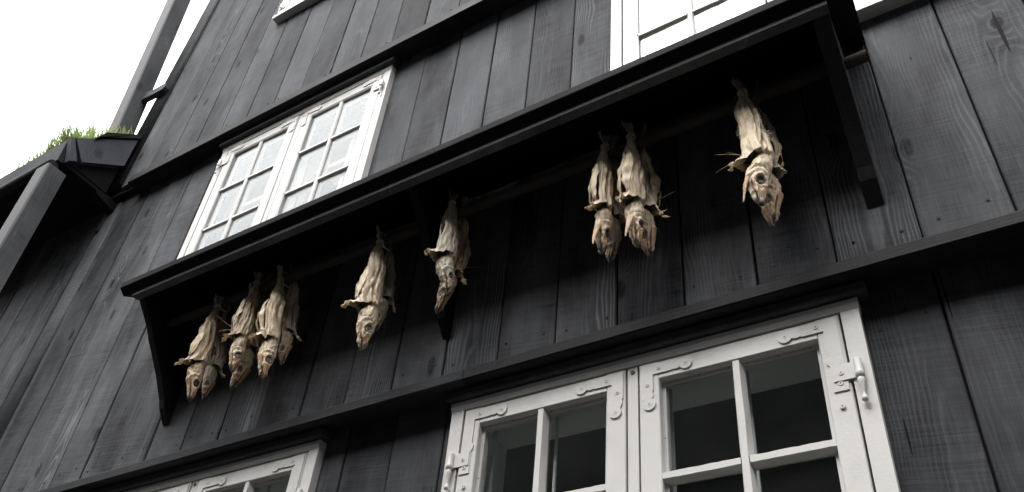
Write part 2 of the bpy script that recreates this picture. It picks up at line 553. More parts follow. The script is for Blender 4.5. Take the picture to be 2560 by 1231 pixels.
mb = MB()
backing(mb, XC + 0.03, X_R, Z1, ZTOP, YA + 0.023, YA + 0.09, [hole('top_left')])
backing(mb, XC + 0.03, X_R, Z2, Z1 - 0.002, YB + 0.023, YB + 0.11, [hole('mid_left'), hole('mid_right')])
backing(mb, XC + 0.03, X_R, 0.0, Z2 - 0.002, YC + 0.023, YC + 0.09, [hole('lower_left'), hole('lower_right')])
mb.build('wall_backing', 'gap', house)

# left side wall of the upper storey and its worn corner boards
mb = MB()
n = 22
for i in range(n):
    mb.box(XC, XC + 0.028, 0.0 + i * 0.2 + 0.003 if i else -0.08, (i + 1) * 0.2 - 0.003, 4.9, ZTOP, i * 0.37)
mb.build('side_wall', 'plank', house)


def rounded(x0, x1, y0, y1, r, n=5):
    """outline of a board whose two front edges are worn round; y0 is the front"""
    pts = [(x0, y1)]
    for i in range(n + 1):
        a = math.pi - (math.pi / 2) * i / n
        pts.append((x0 + r + r * math.cos(a), y0 + r - r * math.sin(a)))
    for i in range(n + 1):
        a = math.pi / 2 - (math.pi / 2) * i / n
        pts.append((x1 - r + r * math.cos(a), y0 + r - r * math.sin(a)))
    pts.append((x1, y1))
    return pts


MB().prism(rounded(XC + 0.004, XC + 0.137, YA - 0.016, YA + 0.1, 0.016), 'z', 5.20, ZTOP, 3.3, True).build('corner_board', 'plank_old', house)
MB().prism(rounded(XC - 0.012, XC + 0.117, YB - 0.005, YB + 0.1, 0.005), 'z', Z2 + 0.03, 5.165, 5.1, True).build('corner_board', 'plank', house)

# drip ledges where each storey oversails the one below
def ledge(x0, x1, yl, yw, zt, zb, yin):
    """lip at yl, upper wall face yw, lower wall face yin"""
    mb = MB()
    rnd = random.Random(int(zt * 100))
    cuts = [x0]
    while cuts[-1] < x1 - 2.6: cuts.append(cuts[-1] + rnd.uniform(1.9, 2.6))
    cuts.append(x1)
    for i, (a, b) in enumerate(zip(cuts, cuts[1:])):
        mb.prism([(yw - 0.001, zt + 0.02), (yl + 0.004, zt + 0.002), (yl, zt - 0.004), (yl, zb + 0.004), (yl + 0.004, zb), (yin - 0.001, zb + 0.004), (yin - 0.001, zb + 0.06), (yw - 0.001, zb + 0.06)], 'x', a, b - 0.002, i * 1.7 + zt)
    return mb


ledge(-3.88, X_R, -0.152, YA - 0.003, 5.176, 5.116, YB - 0.003).build('drip_ledge', 'black', house)
ledge(XC - 1.6, X_R, -0.092, YB - 0.003, 3.060, 3.020, YC - 0.003).build('drip_ledge', 'black', house)

# drip caps over the windows
def drip(x0, x1, yf, yw, z0, z1):
    mb = MB()
    mb.prism([(yw, z0 + 0.003), (yf + 0.003, z0), (yf, z0 + 0.004), (yf + 0.001, z1 - 0.004), (yf + 0.006, z1), (yw, z1 + 0.004)], 'x', x0, x1, 2.2)
    return mb.build('drip_cap', 'drip', house)


drip(-3.140, -1.950, -0.118, YB - 0.003, 5.073, 5.113)
drip(-0.83, 0.40, -0.118, YB - 0.003, 5.073, 5.113)
drip(-1.362, -0.140, -0.056, YC - 0.003, 2.986, 3.018)
drip(-3.085, -1.862, -0.056, YC - 0.003, 2.986, 3.018)


# ------------------------------------------------------------------ windows
def corner_plate(mb, cx, cz, sx, sz, y, w=0.034, a1=0.085, a2=0.085, end=True):
    """flat L iron with lobed ends; (cx,cz) outer corner, sx/sz point along the arms"""
    t = 0.0034
    pts = [(0, 0), (a1, 0), (a1, w), (w, w), (w, a2), (0, a2)]
    q = [(cx + sx * px, cz + sz * pz) for px, pz in pts]
    if sx * sz < 0: q = q[::-1]
    mb.prism(q, 'y', y - t, y)
    def lobes(along_x):
        for (d, e, r, tt) in ((a1 - 0.004, w * 0.5, 0.0170, 0.0030), (a1 + 0.014, w * 0.52, 0.0160, 0.0038), (a1 + 0.026, w * 0.56, 0.0125, 0.0031), (a1 + 0.041, w * 0.66, 0.0175, 0.0041)):
            if along_x: mb.disc(cx + sx * d, cz + sz * e, r, y - tt, y, 22)
            else: mb.disc(cx + sx * e, cz + sz * d, r, y - tt, y, 22)
    if end:
        lobes(True); lobes(False)
    return [(cx + sx * (a1 + 0.041), cz + sz * w * 0.66), (cx + sx * (a1 - 0.035), cz + sz * w * 0.5),
            (cx + sx * w * 0.66, cz + sz * (a2 + 0.041)), (cx + sx * w * 0.5, cz + sz * (a2 - 0.02))]


def window(key, ornate, room_y, inner=True):
    x0, x1, z0, z1, yf = WIN[key]
    rnd = random.Random(hash(key) % 1000 if False else len(key) * 13 + int(x0 * 10))
    jw, hh, sh = 0.043, 0.030, 0.036
    yb = yf + 0.085
    w = MB()
    w.box(x0, x0 + jw, yf, yb, z0, z1 - hh, 1)
    w.box(x1 - jw, x1, yf, yb, z0, z1 - hh, 2)
    w.prism([(yb, z1), (yf - 0.004, z1), (yf - 0.007, z1 - 0.004), (yf - 0.007, z1 - hh * 0.55), (yf - 0.001, z1 - hh), (yb, z1 - hh)], 'x', x0 - 0.002, x1 + 0.002)
    w.prism([(yb, z0 + sh), (yf - 0.012, z0 + sh - 0.008), (yf - 0.014, z0 + 0.003), (yf - 0.014, z0), (yb, z0)], 'x', x0 + jw + 0.0005, x1 - jw - 0.0005)
    w.box(x0 - 0.004, x1 + 0.004, yf - 0.016, yf + 0.03, z0 - 0.028, z0 - 0.001)
    xm = (x0 + x1) / 2
    mw = 0.0145
    w.box(xm - mw, xm + mw, yf + 0.004, yf + 0.048, z0 + sh + 0.001, z1 - hh - 0.001)
    win = w.build('window', 'white', house)
    ws = MB()                                              # dark strips painting in the shade of the sash gaps
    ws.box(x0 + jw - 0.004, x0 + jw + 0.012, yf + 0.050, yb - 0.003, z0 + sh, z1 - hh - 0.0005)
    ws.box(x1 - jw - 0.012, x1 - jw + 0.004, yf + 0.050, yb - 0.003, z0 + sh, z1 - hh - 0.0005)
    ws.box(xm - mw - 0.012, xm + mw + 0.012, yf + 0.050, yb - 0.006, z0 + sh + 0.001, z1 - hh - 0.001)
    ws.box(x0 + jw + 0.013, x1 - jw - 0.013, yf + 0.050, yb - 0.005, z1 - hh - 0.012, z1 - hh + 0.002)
    ws.build('sash_gap_shade', 'gap', win)
    for s in (-1, 1):
        g = 0.0055
        a, b = (x0 + jw + g, xm - mw - g) if s < 0 else (xm + mw + g, x1 - jw - g)
        c, d = z0 + sh + g, z1 - hh - g
        ys = yf + 0.001
        st, rt, rb = 0.056, 0.056, 0.062
        gx0, gx1, gz0, gz1 = a + st, b - st, c + rb, d - rt
        m = MB()
        e = 0.0025
        def stile(p, q):
            m.prism([(p, ys + 0.045), (p, ys + e), (p + e, ys), (q - e, ys), (q, ys + e), (q, ys + 0.045)], 'z', c, d, rnd.random())
        stile(a, gx0); stile(gx1, b)
        for (p, q) in ((c, gz0), (gz1, d)):
            m.prism([(ys + 0.045, p), (ys + e + 0.0004, p), (ys + 0.0004, p + e), (ys + 0.0004, q - e), (ys + e + 0.0004, q), (ys + 0.045, q)], 'x', gx0 + 0.0003, gx1 - 0.0003, rnd.random())
        # glazing bead inside the opening
        bd = 0.010 if ornate else 0.005
        dg = 0.0 if ornate else -0.018
        n0_, n1_ = (0.0085, 0.0165) if ornate else (0.0065, 0.0115)
        yo, yi = ys + 0.021 + dg, ys + 0.044
        m.box(gx0, gx0 + bd, yo, yi, gz0, gz1); m.box(gx1 - bd, gx1, yo, yi, gz0, gz1)
        m.box(gx0 + bd, gx1 - bd, yo + 0.0006, yi, gz1 - bd, gz1); m.box(gx0 + bd, gx1 - bd, yo + 0.0006, yi, gz0, gz0 + bd)
        # glazing bars: narrow nose, putty slopes to the glass
        xmid = (gx0 + gx1) / 2
        def bar_pts(cn, n0=n0_, n1=n1_):
            return [(cn - n0, ys + 0.003), (cn + n0, ys + 0.003), (cn + n1, ys + 0.027 + dg), (cn + n1 * 0.7, ys + 0.042), (cn - n1 * 0.7, ys + 0.042), (cn - n1, ys + 0.027 + dg)]
        def wavy(cn, lo, hi, vertical):
            nseg = 14
            secs = []
            for i in range(nseg + 1):
                t = lo + (hi - lo) * i / nseg
                j = [rnd.uniform(-0.0007, 0.0007) for _ in range(6)]
                secs.append([(p + jj, q, t) for (p, q), jj in zip(bar_pts(cn), j)])
            v = []
            for sct in secs:
                for (p, q, t) in sct: v.append((p, q, t) if vertical else (t, q, p))
            f = []
            for i in range(nseg):
                for k in range(6):
                    qd = (i * 6 + k, i * 6 + (k + 1) % 6, (i + 1) * 6 + (k + 1) % 6, (i + 1) * 6 + k)
                    f.append(qd if vertical else qd[::-1])
            m.add(v, f, rnd.random())
        wavy(xmid, gz0, gz1, True)
        pitch = (gz1 - gz0) / 3
        for k in (1, 2):
            wavy(gz0 + pitch * k, gx0, xmid - 0.011, False); wavy(gz0 + pitch * k, xmid + 0.011, gx1, False)
        if ornate:                                      # little nails in the beads
            m.cur = 1
            for fx in (0.12, 0.5, 0.88):
                for (p, q) in ((gx0, xmid), (xmid, gx1)):
                    m.disc(p + (q - p) * fx, gz1 - 0.0045, 0.0019, yo - 0.0006, yo + 0.001, 8)
            for fz in (0.1, 0.45, 0.8):
                m.disc(gx0 + 0.0045, gz0 + (gz1 - gz0) * fz, 0.0018, yo - 0.0006, yo + 0.001, 8)
        m.build('sash', ('white', 'screw'), win)
        # six panes of glass
        for (p, q) in ((gx0 + bd - 0.002, xmid - 0.010), (xmid + 0.010, gx1 - bd + 0.002)):
            for k in range(3):
                zz0 = gz0 + pitch * k + (bd if k == 0 else 0.010); zz1 = gz0 + pitch * (k + 1) - (bd if k == 2 else 0.010)
                tx, tz = rnd.uniform(-0.0012, 0.0012), rnd.uniform(-0.0012, 0.0012)
                yg = ys + 0.030 + dg
                v = []
                for yy in (yg, yg + 0.003):
                    for (X, Z, sx_, sz_) in ((p, zz0, -1, -1), (q, zz0, 1, -1), (q, zz1, 1, 1), (p, zz1, -1, 1)):
                        v.append((X, yy + tx * sx_ + tz * sz_, Z))
                MB().add(v, [(0, 1, 2, 3), (7, 6, 5, 4), (0, 4, 5, 1), (1, 5, 6, 2), (2, 6, 7, 3), (3, 7, 4, 0)]).build('pane', 'glass', win)
        # corner irons and hinges
        outer = s                                        # hinge side: left sash hinges left, right sash right
        w_ = 0.034 if ornate else 0.024
        arm = 0.085 if ornate else 0.055
        m_ins = 0.006
        for (cx, sx) in ((a + m_ins, 1), (b - m_ins, -1)):
            for (cz, sz) in ((d - m_ins, -1), (c + m_ins, 1)):
                pl = MB()
                hinge_side = (sx == 1) == (outer < 0)
                scr = corner_plate(pl, cx, cz, sx, sz, ys, w_, arm, 0.212 if (hinge_side and ornate) else arm, True)
                for (px, pz) in scr:
                    pl.cur = 0; pl.disc(px, pz, 0.0062, ys - 0.0050, ys - 0.002, 14)
                    pl.cur = 1; pl.disc(px, pz, 0.0019, ys - 0.0056, ys - 0.003, 8)
                pl.build('corner_plate', ('white', 'screw'), win)
        edge = a if outer < 0 else b
        for hz in ((d - 0.168), (c + 0.17)) if ornate else ((d - 0.10), (c + 0.055)):
            h = MB()
            k = 0.88 if ornate else 0.8
            kx = edge + outer * 0.026 * k
            xin = edge - outer * 0.042 * k
            t0 = 0.0062
            lo, hi = min(kx, xin), max(kx, xin)
            h.box(lo, hi, ys - t0, ys - 0.0022, hz - 0.028 * k, hz + 0.022 * k)
            h.lathe(kx, ys - 0.011, [(0.004, hz + 0.025 * k), (0.0100 * k, hz + 0.0235 * k), (0.0105 * k, hz + 0.020 * k), (0.0105 * k, hz - 0.014 * k), (0.0112 * k, hz - 0.016 * k), (0.0124 * k, hz - 0.018 * k), (0.0124 * k, hz - 0.031 * k), (0.009 * k, hz - 0.034 * k)])
            h.disc(edge - outer * 0.02 * k, hz - 0.004, 0.0058, ys - 0.0082, ys - 0.005, 12)
            h.cur = 1; h.disc(edge - outer * 0.02 * k, hz - 0.004, 0.0018, ys - 0.0088, ys - 0.005, 8)
            h.build('hinge', ('white', 'screw'), win)
            p = MB()
            p.lathe(kx, ys - 0.0115, [(0.006 * k, hz - 0.033 * k), (0.0098 * k, hz - 0.041 * k), (0.0096 * k, hz - 0.049 * k), (0.0068 * k, hz - 0.064 * k), (0.0044 * k, hz - 0.080 * k), (0.0040 * k, hz - 0.089 * k), (0.0068 * k, hz - 0.093 * k), (0.0084 * k, hz - 0.099 * k), (0.0078 * k, hz - 0.105 * k), (0.003 * k, hz - 0.109 * k)])
            p.build('hinge_pin', 'white_worn', win)
    # a screw high on the post between the sashes
    if ornate:
        MB().disc(xm, z1 - hh - 0.018, 0.0062, yf + 0.001, yf + 0.006, 14).build('post_screw', 'screw', win)
    # inner casement a hand's breadth behind
    if inner:
        yo = yf + 0.135
        m = MB(); gl = MB()
        for s in (-1, 1):
            a, b = (x0 + 0.03, xm - 0.008) if s < 0 else (xm + 0.008, x1 - 0.03)
            c, d = z0 + 0.02, z1 - 0.022
            f = 0.05
            m.box(a, a + f, yo, yo + 0.03, c, d); m.box(b - f, b, yo, yo + 0.03, c, d)
            m.box(a + f, b - f, yo + 0.0005, yo + 0.03, c, c + f); m.box(a + f, b - f, yo + 0.0005, yo + 0.03, d - f, d)
            xx = (a + b) / 2
            m.box(xx - 0.012, xx + 0.012, yo + 0.002, yo + 0.028, c + f, d - f)
            for k in (1, 2):
                zz = c + f + (d - c - 2 * f) * k / 3
                m.box(a + f, xx - 0.012, yo + 0.003, yo + 0.028, zz - 0.012, zz + 0.012)
                m.box(xx + 0.012, b - f, yo + 0.003, yo + 0.028, zz - 0.012, zz + 0.012)
            gl.box(a + f - 0.002, b - f + 0.002, yo + 0.012, yo + 0.015, c + f - 0.002, d - f + 0.002)
        m.build('inner_casement', 'white', win)
        gl.build('inner_glass', 'glass_in', win)
    if ornate:
        m = MB()
        for s in (-1, 1):
            a, b = (x0 + jw, xm - mw) if s < 0 else (xm + mw, x1 - jw)
            for xx in (a + 0.055, (a + b) / 2, b - 0.055):
                m.box(xx - 0.0035, xx + 0.0035, yf + 0.098, yf + 0.106, z0 + 0.03, z1 - 0.03)
        m.build('inner_bar', 'reveal', win)
    # reveal lining between the frame and the room
    m = MB()
    ya, yr = yb + 0.001, room_y
    m.box(x0 - 0.02, x0 + 0.012, ya, yr, z0 + 0.0, z1 - 0.001); m.box(x1 - 0.012, x1 + 0.02, ya, yr, z0 + 0.0, z1 - 0.001)
    m.box(x0 - 0.02, x1 + 0.02, ya, yr, z1, z1 + 0.03); m.box(x0 - 0.02, x1 + 0.02, ya, yr, z0 - 0.03, z0 - 0.001)
    m.build('reveal', 'reveal' if not inner else 'white', win)
    return win


window('lower_right', True, 0.27, False)
window('lower_left', True, 0.27, False)
window('mid_left', False, 0.16)
window('mid_right', False, 0.16)
window('top_left', False, 0.10)


def room(name, mat, x0, x1, y0, y1, z0, z1, holes):
    mb = MB()
    t = 0.05
    mb.box(x0, x1, y1, y1 + t, z0, z1); mb.box(x0 - t, x0, y0, y1 + t, z0, z1); mb.box(x1, x1 + t, y0, y1 + t, z0, z1)
    mb.box(x0 - t, x1 + t, y0, y1 + t, z1, z1 + t); mb.box(x0 - t, x1 + t, y0, y1 + t, z0 - t, z0)
    backing(mb, x0, x1, z0, z1, y0 - 0.02, y0, holes)
    mb.build(name, mat, house)


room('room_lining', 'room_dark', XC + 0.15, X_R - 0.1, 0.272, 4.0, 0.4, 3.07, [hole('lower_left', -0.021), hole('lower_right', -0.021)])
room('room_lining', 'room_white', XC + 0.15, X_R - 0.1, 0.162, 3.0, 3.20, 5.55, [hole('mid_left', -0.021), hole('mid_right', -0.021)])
room('room_lining', 'room_white', XC + 0.15, X_R - 0.1, 0.102, 3.0, 5.70, 8.4, [hole('top_left', -0.021)])

# roof of the house, above the picture
mb = MB()
mb.prism([(-0.30, 8.55), (-0.30, 8.70), (3.0, 12.0), (6.3, 8.70), (6.3, 8.55), (3.0, 11.85)], 'x', XC - 0.2, X_R + 0.2)
mb.build('roof', 'turf', house)
mb = MB(); mb.box(XC + 0.03, X_R, 5.9, 6.0, 0, 8.6); mb.box(X_R - 0.05, X_R, 0.2, 5.9, 0, 8.6); mb.box(XC + 0.03, XC + 0.05, 4.4, 5.9, 0, 8.6)
mb.build('outer_wall', 'far_wall', house)

# ------------------------------------------------------------------ canopy over the hanging fish
SL = 0.621
def lidz(y): return 3.672 + SL * (y + 0.390)
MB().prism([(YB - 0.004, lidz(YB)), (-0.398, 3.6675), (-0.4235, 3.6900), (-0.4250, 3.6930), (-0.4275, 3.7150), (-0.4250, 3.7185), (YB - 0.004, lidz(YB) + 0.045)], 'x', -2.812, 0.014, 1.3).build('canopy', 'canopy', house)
canopy = house.children[-1]
MB().prism([(-0.393, 3.6495), (-0.3955, 3.6510), (-0.3965, 3.6668), (-0.368, 3.6840), (-0.366, 3.6500)], 'x', -2.755, -0.047, 2.7).build('fascia', 'post', canopy)  # lighter grey colour stands in for the light along this strip


def bracket(x0, x1, top, mt='black'):
    pts = [(-0.3655, 3.650), (-0.350, 3.632), (-0.322, 3.600), (-0.292, 3.566), (-0.262, 3.518), (-0.232, 3.480), (-0.200, 3.437), (-0.172, 3.398), (-0.145, 3.355), (-0.122, 3.318), (-0.108, 3.285), (-0.0635, 3.228), (-0.0635, lidz(-0.0635) - 0.001), (-0.3655, lidz(-0.3655) - 0.004)]
    MB().prism(pts, 'x', x0, x1, top).build('bracket', mt, canopy)


bracket(-2.746, -2.716, 0.4)
bracket(-0.092, -0.050, 0.9)
bracket(-1.405, -1.375, 0.6, 'canopy')

# pole that carries the fish
pp = []
for i in range(40):
    x = -2.735 + (0.008 + 2.735) * i / 39
    pp.append((x, -0.22 + 0.002 * math.sin(x * 3), 3.618 + 0.0025 * math.sin(x * 2.1)))
po = MB().tube(pp, [0.0172 + 0.0009 * mnoise.noise((p[0] * 4, 0, 0)) for p in pp], 14).build('hanging_pole', 'pole')
tag(po, 'round brown wooden pole under the canopy that carries the hanging fish', 'pole')

# ------------------------------------------------------------------ lean-to on the left with its turf roof
annex = thing('lean_to', 'black boarded lean-to with a grass covered turf roof, left of the house', 'lean-to', (0, 0, 0))
XAL = -9.0
mb = MB(); planks(mb, XAL, XC - 0.012, Z2 + 0.03, 5.49, YB, [], 41, 0.2, 0.008); mb.build('plank_wall', 'plank_old', annex)
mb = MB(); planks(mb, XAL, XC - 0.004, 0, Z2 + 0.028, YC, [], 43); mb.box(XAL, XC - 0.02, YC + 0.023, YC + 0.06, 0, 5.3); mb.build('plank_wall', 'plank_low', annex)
# turf slab, 45 degrees
XV = -4.032                      # outer face of the verge, lapping the corner of the house
mb = MB()
mb.prism([(-0.445, 5.15), (-0.445, 5.262), (2.2, 7.907), (2.2, 7.79)], 'x', XAL, XC - 0.025)
mb.prism([(-0.445, 5.15), (-0.445, 5.262), (-0.1535, 5.5535), (-0.1535, 5.44)], 'x', XC - 0.024, XV - 0.045)
mb.build('roof', 'turf', annex)
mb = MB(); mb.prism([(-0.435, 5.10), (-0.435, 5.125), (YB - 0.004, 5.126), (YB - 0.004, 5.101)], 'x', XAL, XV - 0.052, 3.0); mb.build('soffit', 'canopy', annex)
mb = MB(); mb.prism([(-0.468, 5.098), (-0.475, 5.270), (-0.447, 5.285), (-0.437, 5.102)], 'x', XAL, XV - 0.054, 4.0); mb.build('eave_board', 'black', annex)
mb = MB(); mb.prism([(-0.459, 5.268), (-0.370, 5.152), (-0.1520, 5.345), (-0.1520, 5.582)], 'x', XV - 0.043, XV, 5.0); mb.build('verge_board', 'slate', annex)
mb = MB(); mb.prism([(-0.430, 5.107), (-0.478, 5.262), (-0.462, 5.270), (-0.390, 5.145)], 'x', XV - 0.051, XV - 0.010, 5.4); mb.build('verge_block', 'slate', annex)
mb = MB(); mb.prism([(-0.375, 5.345), (-0.335, 5.450), (-0.1500, 5.632), (-0.1500, 5.596), (-0.365, 5.372)], 'x', XV - 0.075, XV + 0.014, 5.8); mb.build('verge_cap', 'black', annex)
mb = MB(); mb.prism([(-0.390, 5.1265), (-0.1520, 5.1265), (-0.1520, 5.343), (-0.372, 5.150)], 'x', XV - 0.075, XV - 0.046, 6.6); mb.build('end_panel', 'canopy', annex)
mb = MB(); mb.prism([(-0.22, 5.098), (-0.20, 5.075), (-0.15, 5.062), (-0.0665, 5.045), (-0.0665, 5.098)], 'x', XV - 0.10, XV - 0.04, 6.0); mb.build('corbel', 'canopy', annex)
# round gutter log along the eave
pp = [(XAL + (-4.105 - XAL) * i / 30.0, -0.470, 5.062) for i in range(31)]
pp.append((-4.098, -0.470, 5.062))
MB().tube(pp, [0.036] * 31 + [0.030], 18).build('gutter', 'black', annex)
# post in front of the eave
def slanted(x0, y0, z0, x1, y1, z1, w, d, pid):
    """square timber: right face x, front face y at its two ends"""
    mb = MB(); v = []
    nseg = 10
    for i in range(nseg + 1):
        t = i / nseg; x = x0 + (x1 - x0) * t; y = y0 + (y1 - y0) * t; z = z0 + (z1 - z0) * t
        e = 0.008
        for (dx, dy) in ((-w, e), (-w + e, 0), (-e, 0), (0, e), (0, d), (-w, d)): v.append((x + dx + 0.0015 * mnoise.noise((i, dx * 30, dy * 30)), y + dy, z))
    f = [tuple(range(5, -1, -1)), tuple(nseg * 6 + k for k in range(6))]
    for i in range(nseg):
        for k in range(6): f.append((i * 6 + k, i * 6 + (k + 1) % 6, (i + 1) * 6 + (k + 1) % 6, (i + 1) * 6 + k))
    return mb.add(v, f, pid)


slanted(-4.03, -0.430, 0.0, -4.03, -0.514, 5.00, 0.124, 0.109, 7.1).build('downspout', 'post', annex)
# downspout from the upper roof on to the turf, with its strap to the corner
slanted(-4.25, -0.197, 5.50, -4.25, -0.440, 8.9, 0.114, 0.115, 8.3).build('downspout', 'post', house)
MB().prism([(-4.27, 6.105), (-4.10, 6.085), (-4.03, 6.085), (-4.012, 6.102), (-4.012, 6.135), (-4.05, 6.152), (-4.16, 6.155), (-4.27, 6.190)], 'y', -0.172, -0.137, 1.0).build('strap', 'slate', house)


# grass of the turf roof
def grass():
    rnd = random.Random(5)
    mb = MB(); tint = []
    for i in range(4200):
        dense = rnd.random() < 0.50
        if dense:
            x = XV - 0.06 - abs(rnd.gauss(0, 0.27)); y = -0.45 + rnd.random() ** 1.5 * (0.28 if x > XC - 0.04 else 0.5)
            h = rnd.uniform(0.05, 0.20)
        else:
            x = rnd.uniform(-8.8, XC - 0.05); y = -0.46 + rnd.random() ** 1.7 * 0.7
            h = rnd.uniform(0.03, 0.12) * (1.1 if rnd.random() < 0.85 else 1.7)
        z = 5.262 + (y + 0.445)
        a = rnd.uniform(0, 2 * math.pi); lean = rnd.uniform(0.1, 0.75) * h
        dx, dy = math.cos(a) * lean, math.sin(a) * lean - 0.15 * h
        w = rnd.uniform(0.0028, 0.0062)
        ax, ay = math.cos(a + 1.57) * w, math.sin(a + 1.57) * w
        o = len(mb.v)
        pts = []
        for t, k in ((0, 1), (0.4, 0.85), (0.75, 0.5)):
            cx, cy, cz = x + dx * t * t, y + dy * t * t, z - 0.015 + h * (t - 0.12 * t * t)
            pts += [(cx - ax * k, cy - ay * k, cz), (cx + ax * k, cy + ay * k, cz)]
        pts.append((x + dx, y + dy, z - 0.015 + h * 0.86))
        mb.add(pts, [(0, 1, 3, 2), (2, 3, 5, 4), (4, 5, 6)])
        dry = rnd.random() < (0.35 if dense else 0.75)
        c = (rnd.uniform(0.28, 0.42), rnd.uniform(0.25, 0.36), rnd.uniform(0.13, 0.19), 1) if dry else (rnd.uniform(0.23, 0.33), rnd.uniform(0.36, 0.46), rnd.uniform(0.11, 0.17), 1)
        tint += [c] * 7
    o = mb.build('turf_grass', 'grass', None, tint)
    tag(o, 'tufts of green and dry grass growing along the turf roof edge', 'grass', kind='stuff')


grass()


# ------------------------------------------------------------------ dried fish
KN = np.array([
    # s     zV    rV     zD    rD     b
    (0.00, 0.00, .0100, 0.00, .0095, .0070),
    (0.05, 0.04, .0105, 0.04, .0100, .0075),
    (0.12, 0.10, .0170, 0.10, .0160, .0110),
    (0.23, 0.21, .0320, 0.21, .0270, .0200),
    (0.36, 0.35, .0400, 0.35, .0320, .0260),
    (0.46, 0.46, .0430, 0.46, .0330, .0290),
    (0.53, 0.54, .0450, 0.54, .0330, .0305),
    (0.58, 0.60, .0480, 0.585, .0320, .0315),
    (0.615, 0.650, .0550, 0.61, .0315, .0320),
    (0.625, 0.660, .0560, 0.62, .0310, .0320),
    (0.635, 0.652, .0530, 0.625, .0310, .0310),
    (0.655, 0.605, .0400, 0.635, .0305, .0250),
    (0.675, 0.600, .0220, 0.645, .0300, .0215),
    (0.695, 0.625, .0150, 0.655, .0300, .0215),
    (0.710, 0.655, .0170, 0.665, .0300, .0240),
    (0.725, 0.672, .0240, 0.675, .0295, .0255),
    (0.750, 0.695, .0315, 0.70, .0290, .0275),
    (0.800, 0.755, .0355, 0.76, .0280, .0275),
    (0.850, 0.825, .0315, 0.83, .0245, .0235),
    (0.900, 0.890, .0240, 0.89, .0190, .0175),
    (0.945, 0.945, .0185, 0.945, .0145, .0130),
    (0.975, 0.980, .0120, 0.98, .0095, .0088),
    (0.995, 0.997, .0065, 0.997, .0055, .0050),
    (1.000, 1.000, .0010, 1.000, .0010, .0010)])


def smooth(a, b, x):
    t = np.clip((x - a) / (b - a), 0, 1)
    return t * t * (3 - 2 * t)


def vnoise(P, sx, sy, sz, off):
    return np.array([mnoise.noise((p[0] * sx + off, p[1] * sy + off * 1.7, p[2] * sz - off)) for p in P])


